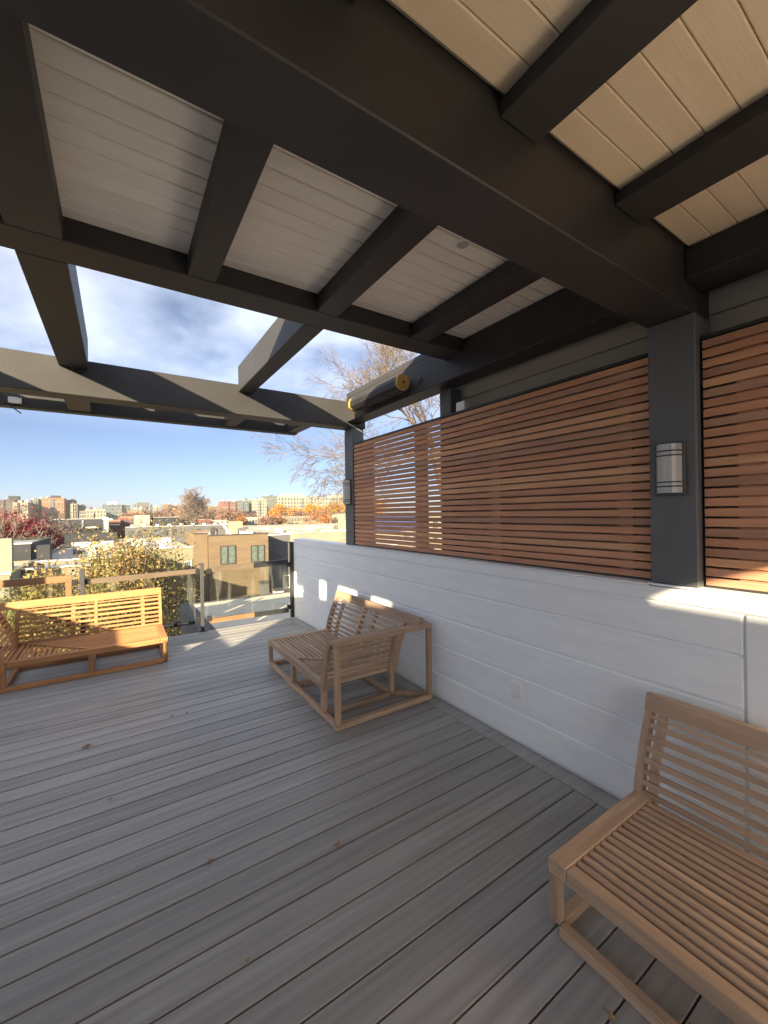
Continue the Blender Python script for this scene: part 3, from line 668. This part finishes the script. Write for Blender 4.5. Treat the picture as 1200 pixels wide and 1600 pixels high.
mb_('dark flat building with white corner posts right of the red maple', -13.5, -2.4, 135, 1.2, 'w_dark', wins=None, extras=[('corner_post', 10.6, 11.1, -.3, .0, -6, .3, 'roof_white'), ('corner_post', 5.8, 6.1, -.3, .0, -6, -.4, 'roof_white'), ('porch_roof', 3, 9, -3, -.05, -2.4, -2.1, 'roof_white'), ('porch_roof', 3.5, 8.6, -3, -.05, -3.9, -3.6, 'roof_white')])
mb_('building with a bright white gable wall in the middle distance', 4.6, 8.3, 140, 1.9, 'w_white', wins=None)
mb_('long dark windowless wall right of the white gable', 8.6, 16.4, 141, 1.3, 'w_dark', wins=None)
mb_('red brown brick house left of the white gable', 1.0, 5.0, 160, 1.5, 'w_brick', wins=(3, 2, .8, 1.4, .8))
mb_('brick house with white porch in the middle distance', -2.4, 1.0, 150, .6, 'w_brick', wins=(3, 2, .7, 1.3, 1.3), extras=[('porch_roof', .2, 3.2, -2, -.05, -1.5, -1.2, 'roof_white')])
for i, (x, z, wl, lb) in enumerate(((17, -.6, 'w_tan2', 'low tan house right behind the dark wall'), (25.5, .0, 'w_brick', 'low brick house behind the big bare tree'), (34, -.5, 'w_white', 'low white house in the autumn trees left of the brick one'),
                                    (43.5, .1, 'w_tan2', 'low tan house deep in the autumn trees'), (52, -.2, 'w_white', 'low white house at the right of the autumn trees'))):
    mb_(lb, x, x + 7.2, 170 + i * 9, z, wl, wins=(5, 2, .7, 1.3, .8))
# long row with chimneys at 100 m
t = building('long grey row of roofs with white chimneys beyond the cream house', 1.6, 24.5, 100, 9, -.55, 'w_grey', wins=(14, 2, .8, 1.3, .7), par=.35)
for k in range(10): MB().box(.8 + k * 2.35, 1.35 + k * 2.35, .5, 1.5, 7.9, 8.95).build('chimney', 'roof_white', t)
# wide flat roofs on the right
t = building('wide tan flat roofed row right of the brown house', 13.9, 46, 66, 30, -1.5, 'w_cream2', roof='roof_tan', wins=None, par=.15)
for k in range(9): MB().box(2.5 + k * 3.4, 2.75 + k * 3.4, .3, 29.5, 7.36, 7.57).build('party_wall', 'roof_light' if k % 2 else 'roof_tan', t)
for k in range(12): 
    a, b = random.uniform(1, 30), random.uniform(1, 27); MB().box(a, a + random.uniform(.4, 1.2), b, b + random.uniform(.5, 1.3), 7.39, 7.65 + random.random() * .5).build('roof_vent', random.choice(['roof_white', 'w_grey', 'roof_light']), t)
t = building('pale flat roofed row beyond the wide tan roof', 18, 60, 104, 20, -1.5, 'w_cream2', roof='roof_tan', wins=None, par=.2)
t = building('white roofed building low at right behind the far post', 24.5, 44, 46, 14, -2.7, 'w_cream', roof='roof_light', wins=(9, 2, .9, 1.5, .8), par=.3)
# cream houses with grey flat roofs in the middle
t = building('cream house with light grey flat roof behind the yellow tree', .2, 5.85, 41, 22, -1.15, 'w_cream', roof='roof_light', wins=None, par=.25)
def window(t, x, z, w_, h_, pane='far_window', frame='win_frame_white', panes=1, d=0):
    m = MB(); f_ = .07
    m.box(x, x + w_, d - .09, d - .01, z, z + f_).box(x, x + w_, d - .09, d - .01, z + h_ - f_, z + h_).box(x, x + f_, d - .09, d - .01, z + f_, z + h_ - f_).box(x + w_ - f_, x + w_, d - .09, d - .01, z + f_, z + h_ - f_)
    for k in range(1, panes): m.box(x + w_ * k / panes - f_ * .7, x + w_ * k / panes + f_ * .7, d - .09, d - .01, z + f_, z + h_ - f_)
    fr = m.build('window', frame, t)
    for k in range(panes): MB().box(x + f_ + k * w_ / panes, x + (k + 1) * w_ / panes - f_, d - .05, d - .02, z + f_, z + h_ - f_).build('pane', pane, fr)
for x in (.7, 2.1, 3.5, 4.9):
    for z in (5.3, 2.7): window(t, x, z, .6, 1.3)
for a, b, c_, d, h in ((1.0, 1.7, 6, 7, .9), (3.2, 3.6, 3, 3.4, .5), (4.2, 5.0, 12, 13, .6), (2.2, 2.5, 9, 9.4, .7), (1.2, 2.2, 14, 15, .5)): MB().box(a, b, c_, d, 7.61, 7.6 + h).build('roof_vent', 'roof_white', t)
B(.95, 1.02, 3, 20, 7.61, 7.9, 'party_wall', 'roof_white', t, 0)
# brown house
t = building('brown clapboard house with two dark framed double windows', 7.05, 12.55, 40, 16, -.15, 'w_tan', roof='roof_light', wins=None, par=.3)
for z in range(16): MB().box(.02, 5.48, -.025, -.004, 3.6 + z * .31, 3.6 + z * .31 + .295).build('clapboard', 'w_tan', t)
window(t, .95, 6.15, 1.38, 1.72, 'curtain_window', 'win_frame', 2, -.03); window(t, 3.75, 6.15, 1.32, 1.62, 'curtain_window', 'win_frame', 2, -.03)
MB().box(.0, 5.5, -1.6, -.03, 2.9, 3.05).build('porch_roof', 'w_tan2', t)
MB().box(.1, 5.4, -.2, -.03, .0, 2.88).build('lower_floor', 'w_dark', t)  # shadow over the lower storey put into a dark wall colour
for k in range(6): MB().box(.2 + k * 1.0, .3 + k * 1.0, -1.5, -1.4, 0, 2.88).build('porch_post', 'w_grey', t)
for k in range(3): window(t, .7 + k * 1.6, .5, 1.0, 1.8, 'far_window', 'win_frame_white', 1, -.21)
for e in ((1.2, 1.9, 2, 2.8, .75, 'w_grey'), (.6, .95, 2, 2.5, .9, 'win_frame'), (3.6, 4.8, 3, 3.6, .4, 'roof_white'), (2.6, 2.9, 6, 6.3, .9, 'roof_tan'), (4.5, 5.2, 7, 8, .6, 'w_grey')):
    MB().box(e[0], e[1], e[2], e[3], 8.65, 8.65 + e[4]).build('roof_unit', e[5], t)
MB().box(3.7, 5.3, 9, 9.25, 8.6, 10.0).build('rear_parapet', 'w_cream2', t)
MB().tube([(3.3, 6, 8.6), (2.5, 6.0, 9.7), (2.1, 6, 10.0)], .08, 5).build('flue_pipe', 'roof_white', t)
building('narrow tan party wall tower at the left side of the brown house', 5.86, 7.0, 40.3, 3, .05, 'w_tan', roof='win_frame', wins=None, par=.1)
t = building('tall grey windowless side wall right of the brown house', 13.0, 15.9, 43, 18, -.5, 'w_grey', roof='roof_light', wins=None, par=.1)
window(t, 2.0, 2.7, .8, 1.4, 'far_window', 'win_frame_white')
building('low cream building right of the grey side wall', 16.2, 21.5, 45, 12, -2.0, 'w_cream2', wins=(3, 2, .8, 1.4, .8), par=.3)
# yard clutter below the brown house
t = thing('yard_fence', 'board fence coloured dark for shade in the yard below the brown house', 'fence', (5.6, 33, -9))
for k in range(30): MB().box(k * .28, k * .28 + .25, 0, .03, 0, 1.9 + random.uniform(-.05, .05)).build('fence_board', random.choice(['w_dark', 'w_umber', 'w_grey']), t)  # shade of the yard put into the dark board colours
for i, (x, y, z0, z1, wd, mm, lb) in enumerate(((11.0, 37.2, -9, -4.6, .6, 'w_grey', 'grey metal duct standing beside the brown house'), (12.2, 37.0, -9, -5.4, .8, 'roof_white', 'white metal duct right of the grey duct below the brown house'))):
    t = thing('duct', lb, 'duct', (x, y, z0)); MB().box(0, wd, 0, wd, 0, z1 - z0, .04).build('shaft', mm, t); MB().box(-.1, wd + .1, -.1, wd + .1, z1 - z0 + .001, z1 - z0 + .2, .04).build('cap', 'win_frame', t)
# left houses
t = building('dark walled flat roof building at the left edge below the red maple', -9.5, -4.85, 36, 10, .0, 'w_dark', roof='roof_grey', wins=None, par=.2)
t = building('low white and grey flat roof left of the yellow tree', -4.75, 1.2, 34, 20, -1.1, 'w_cream2', roof='roof_light', wins=None, par=.2)
for e in ((.2, .9, 2, 3, 1.1, 'w_dark'), (1.5, 4.5, 10, 10.3, .8, 'roof_white'), (2.8, 3.4, 4, 4.7, .5, 'roof_white'), (1.8, 2.4, 7, 7.5, .4, 'w_grey'), (.5, 4.8, 16, 16.3, 1.4, 'w_dark'), (4.0, 4.5, 5, 5.5, .8, 'roof_tan')): MB().box(e[0], e[1], e[2], e[3], 7.76, 7.76 + e[4]).build('roof_unit', e[5], t)
t = building('cream house corner at the far left edge above the railing', -9.5, -4.45, 27, 8, -.12 - .9, 'w_cream', roof='roof_light', wins=None, par=.2)
MB().box(4.35, 4.95, 1.2, 1.7, 7.9, 9.7).build('chimney', 'w_cream2', t)
for x in (.8, 2.4, 4.0): window(t, x, 5.4, .7, 1.3)
MB().box(1.2, 4.0, 3, 5, 7.8, 8.35, .2).build('skylight', 'roof_white', t)
t = building('long cream row of houses with pairs of narrow windows left of the yellow tree', -4.40, .1, 30, 3.9, -.85 - .3, 'w_cream', roof='roof_grey', wins=None, par=.15)
for k in range(6): window(t, .30 + k * .72, 5.9, .34, .95)
for k in range(6): window(t, .30 + k * .72, 3.6, .34, .95)
# roof terrace just beyond the railing
t = building('pale lower roof terrace just beyond the glass railing', 1.2, 7.5, 6.72, 3.7, -.30, 'w_grey', roof='terrace', wins=None, par=.03)
# behind the slats
t = building('cream house seen through the gaps of the slat screen', 37.5, 66, 62, 12, 1.4, 'w_cream2', roof='roof_tan', wins=(12, 3, 1.2, 1.6, 1.2), par=.3)
t = thing('awning', 'blue canvas awning seen through the slat gaps', 'awning', (21.0, 34, -.2)); fixn(MB().prism([(0, 0), (0, 1.9), (1.6, .4), (1.6, 0)], 0, 0, 5.5).build('canvas', 'blue_tarp', t))
for x in (.1, 5.3): MB().box(x, x + .1, 0.2, .3, -8.8, -.001).build('pole', 'rail_metal', t)
# street pole
t = thing('utility_pole', 'white pole standing right of the dark evergreen', 'pole', (-1.83, 120, -9)); MB().tube([(0, 0, 0), (0, 0, 10.6)], .22, 8).build('shaft', 'roof_white', t); MB().box(-1, 1, -.1, .1, 10.0, 10.25).build('crossarm', 'roof_white', t)

# ------------------------------------------------------------------ trees
def branch(mb, tips, p, d, ln, r, depth, rng, spread=.55, droop=0.0, kids=3, shrink=.72, seg=3, minr=.004, sides=5):
    pts = [p]; rad = [r]; q = Vector(p); dd = Vector(d).normalized()
    for i in range(seg):
        dd = (dd + Vector((rng.gauss(0, .13), rng.gauss(0, .13), rng.gauss(0, .13) - droop))).normalized(); q = q + dd * ln / seg
        pts.append(tuple(q)); rad.append(max(minr, r * (1 - .45 * (i + 1) / seg)))
        if depth > 0 and i >= 0 and rng.random() < .75:
            a = dd.orthogonal().normalized(); a.rotate(Matrix.Rotation(rng.uniform(0, 6.283), 3, dd)); nd = (dd + a * (spread + rng.uniform(0, .45))).normalized()
            branch(mb, tips, tuple(q), nd, ln * shrink * rng.uniform(.65, 1.05), max(minr, rad[-1] * .6), depth - 1, rng, spread, droop, kids, shrink, seg, minr, max(3, sides - 1))
    mb.tube(pts, rad, sides, cap=False)
    if depth > 0:
        for k in range(kids - 1):
            a = dd.orthogonal().normalized(); a.rotate(Matrix.Rotation(rng.uniform(0, 6.283), 3, dd)); nd = (dd + a * rng.uniform(.2, spread)).normalized()
            branch(mb, tips, tuple(q), nd, ln * shrink * rng.uniform(.75, 1.1), max(minr, rad[-1] * .75), depth - 1, rng, spread, droop, kids, shrink, seg, minr, max(3, sides - 1))
    if depth <= 1: tips += pts[1:]
def leaves(tips, n, size, jit, rng):
    m = MB()
    for _ in range(n):
        p = Vector(rng.choice(tips)) + Vector((rng.gauss(0, jit), rng.gauss(0, jit), rng.gauss(0, jit)))
        a = Vector((rng.gauss(0, 1), rng.gauss(0, 1), rng.gauss(0, 1))).normalized(); b = a.orthogonal().normalized(); b.rotate(Matrix.Rotation(rng.uniform(0, 6.28), 3, a)); s = size * rng.uniform(.6, 1.3)
        m.quad(p, a * s, b * s * .7)
    return m
def tree_mesh(seed, h, trunk, depth=5, leaf_n=0, size=.3, jit=.3, bark='bark_far', leafm=None, spread=.6, minr=.03, shrink=.72, ln=None, up=.15, kids=3):
    rng = random.Random(seed); mb = MB(); tips = []
    mb.tube([(0, 0, 0), (rng.gauss(0, .1), rng.gauss(0, .1), trunk * .5), (0, 0, trunk)], [h * .03, h * .024, h * .02], 7)
    for k in range(4):
        a = 6.283 * k / 4 + rng.random(); branch(mb, tips, (0, 0, trunk * (.8 + .07 * k)), (math.cos(a) * .6, math.sin(a) * .6, 1 + up), ln or h * .26, h * .014, depth, rng, spread, -.02, kids, shrink, 3, minr, 5)
    w_ = mb.mesh('trunk', bark); c_ = leaves(tips, leaf_n, size, jit, rng).mesh('crown', leafm) if leaf_n else None
    return w_, c_
def plant(ms, name, label, x, y, z=-9, s=1.0, rz=0, group=None, cat='tree'):
    t = thing(name, label, cat, (x, y, z), group); t.rotation_euler = (0, 0, rz); t.scale = (s, s, s)
    inst(ms[0], 'trunk', t, (0, 0, 0))
    if ms[1]: inst(ms[1], 'crown', t, (0, 0, 0))
    return t
# near yellow tree
rng = random.Random(5); mb = MB(); tips = []
mb.tube([(0, 0, 0), (.1, 0, 2.5), (0, .1, 4.6)], [.17, .15, .12], 8)
for k in range(9):
    a = 6.283 * k / 9; branch(mb, tips, (0, .1, 3.6 + .12 * k), (math.cos(a) * .85, math.sin(a) * .6, 1.05 + .06 * (k % 3)), 1.9, .06, 4, rng, .6, -.015, 3, .70, 3, .007, 5)
yt = thing('yellow_tree', 'yellow green leaved tree close behind the railing', 'tree', (-.05, 15.2, -7.7))
mb.build('trunk', 'bark', yt); yl = leaves(tips, 38000, .046, .24, rng).build('crown', 'leaf_yellow', yt)
yt.scale = (.86, 1.0, 1.0)
# second shrub-like yellow growth right, seen through the glass
rng = random.Random(15); mb = MB(); tips = []
for k in range(7):
    a = 6.283 * k / 7; branch(mb, tips, (0, 0, 1.0), (math.cos(a) * .6, math.sin(a) * .5, 1.2), 1.7, .045, 4, rng, .6, -.02, 3, .72, 3, .007, 4)
mb.tube([(0, 0, 0), (0, 0, 1.1)], .1, 6)
y2 = thing('yellow_shrub', 'lower ochre leaved tree behind the glass right of the yellow tree', 'tree', (2.9, 14.0, -8.2)); mb.build('trunk', 'bark', y2); leaves(tips, 20000, .042, .24, rng).build('crown', 'leaf_yellow', y2)
# big bare tree on the right, behind the slat screen
rng = random.Random(21); mb = MB(); tips = []
BT = (11.2, 12.0, -9)
mb.tube([(0, 0, 0), (-.1, 0, 7), (-.3, .1, 11.5), (-.8, .2, 13.2)], [.38, .32, .25, .18], 9)
for (d, ln, z, r) in (((-1, .12, .04), 2.3, 13.1, .075), ((-1, -.15, .5), 2.15, 13.2, .07), ((-.8, .2, 1.0), 1.9, 13.3, .07), ((-.35, -.3, 1), 1.7, 13.2, .06), ((.6, .1, 1), 1.6, 13.0, .06), ((-1, .35, .0), 1.8, 12.9, .06), ((-.9, -.05, .8), 1.9, 13.3, .07)):
    branch(mb, tips, (-.8 if z > 13 else -.5, .2, z), d, ln, r, 5, rng, .5, .012, 3, .72, 3, .0045, 5)
bt = thing('bare_tree', 'large bare tree with pale twigs rising behind the slat screen', 'tree', BT); mb.build('trunk', 'bark_tan', bt); leaves(tips, 500, .03, .06, rng).build('crown', 'leaf_brown', bt)
# far trees
plant(tree_mesh(3, 20, 5, 5, 350, .25, .4, 'bark_far', 'leaf_brown', .5, .035), 'bare_tree', 'tall round bare tree rising above the skyline left of centre', 21.9, 150, -9, 1.02)
plant(tree_mesh(4, 12, 3, 4, 22000, .15, .7, 'bark_far', 'leaf_red', .6, .04), 'red_maple', 'bright red maple at the left edge', -10.9, 60, -9, 1.06)
plant(tree_mesh(14, 12, 3, 4, 12000, .15, .6, 'bark_far', 'leaf_red', .6, .04), 'red_maple', 'smaller crimson maple right of the bright red maple', -7.4, 64, -9, .84)
for i, (x, y, s, lb) in enumerate(((-12.6, 112, .95, 'grey leafless tree just right of the crimson maple'), (-8.6, 108, .9, 'grey leafless tree left of the dark flat building'), (-5.0, 104, .82, 'grey leafless tree in front of the dark flat building'))):
    plant(tree_mesh(30 + i, 12, 3, 4, 1800, .25, .5, 'bark_far', 'leaf_grey', .6, .04), 'bare_tree', lb, x, y, -9, s)
plant(tree_mesh(40, 9, 1, 4, 3500, .22, .4, 'bark_far', 'leaf_green', .35, .04, ln=2.4), 'evergreen_tree', 'narrow dark evergreen beside the white pole', -2.7, 90, -9, 1.1)
plant(tree_mesh(50, 14, 4, 4, 0, bark='bark_far', minr=.02), 'bare_tree', 'bare tree peeking in at the left edge of the horizon', -10.6, 50, -9, .98)
brown = [tree_mesh(60 + i, 12, 3, 3, 900, .45, .8, 'bark_far', 'leaf_brown', .6, .06) for i in range(3)]
orange = [tree_mesh(70 + i, 12, 3, 3, 1000, .45, .8, 'bark_far', 'leaf_orange', .6, .06) for i in range(2)]
gold = [tree_mesh(80 + i, 14, 3, 3, 1600, .55, .9, 'bark_far', 'leaf_gold', .6, .06) for i in range(2)]
rg = random.Random(9)
for i in range(46):
    y = rg.uniform(185, 330); ang_ = rg.uniform(R(1), R(31)); x = y * math.tan(ang_)
    k = rg.random()
    plant((brown if k < .8 else orange)[i % (3 if k < .8 else 2)], 'autumn_tree', 'hazy brown autumn tree in the wooded belt below the skyline', x, y, -9, rg.uniform(.95, 1.45), rg.uniform(0, 6), 'autumn trees in the belt below the skyline')
for i in range(14):
    y = rg.uniform(170, 300); x = y * math.tan(rg.uniform(R(-11), R(0)))
    plant(brown[i % 3], 'autumn_tree', 'brown tree in the left part of the belt below the skyline', x, y, -9, rg.uniform(.7, .95), rg.uniform(0, 6), 'brown trees left in the belt below the skyline')
for i, (x, y, s, k, lb) in enumerate(((112, 330, 1.35, 0, 'golden tree at the left of the golden group below the long white building'), (124, 320, 1.2, 1, 'second golden tree from the left below the long white building'), (141, 330, 1.4, 0, 'golden tree in the middle of the golden group'),
                                (152, 335, 1.35, 1, 'golden tree right of the middle of the golden group'), (163, 330, 1.45, 0, 'golden tree next to the far post'), (176, 330, 1.6, 1, 'golden tree seen through the slats beside the far post'), (205, 330, 1.9, 0, 'tall golden tree seen through the slat gaps'))):
    plant(gold[k], 'golden_tree', lb, x, y, -9 + 3, s, i * 1.3)

# ------------------------------------------------------------------ thin haze
hz = MB().box(-1550, 1550, -1550, 1550, -10, 45).build('haze', None, kind='stuff')
hm = bpy.data.materials.new('haze'); hm.use_nodes = True; t_ = hm.node_tree; t_.nodes.clear(); o_ = t_.nodes.new('ShaderNodeOutputMaterial'); pv = t_.nodes.new('ShaderNodeVolumePrincipled')
pv.inputs['Color'].default_value = (.9, .94, 1, 1); pv.inputs['Density'].default_value = .00016; t_.links.new(pv.outputs[0], o_.inputs['Volume']); hz.data.materials.append(hm)
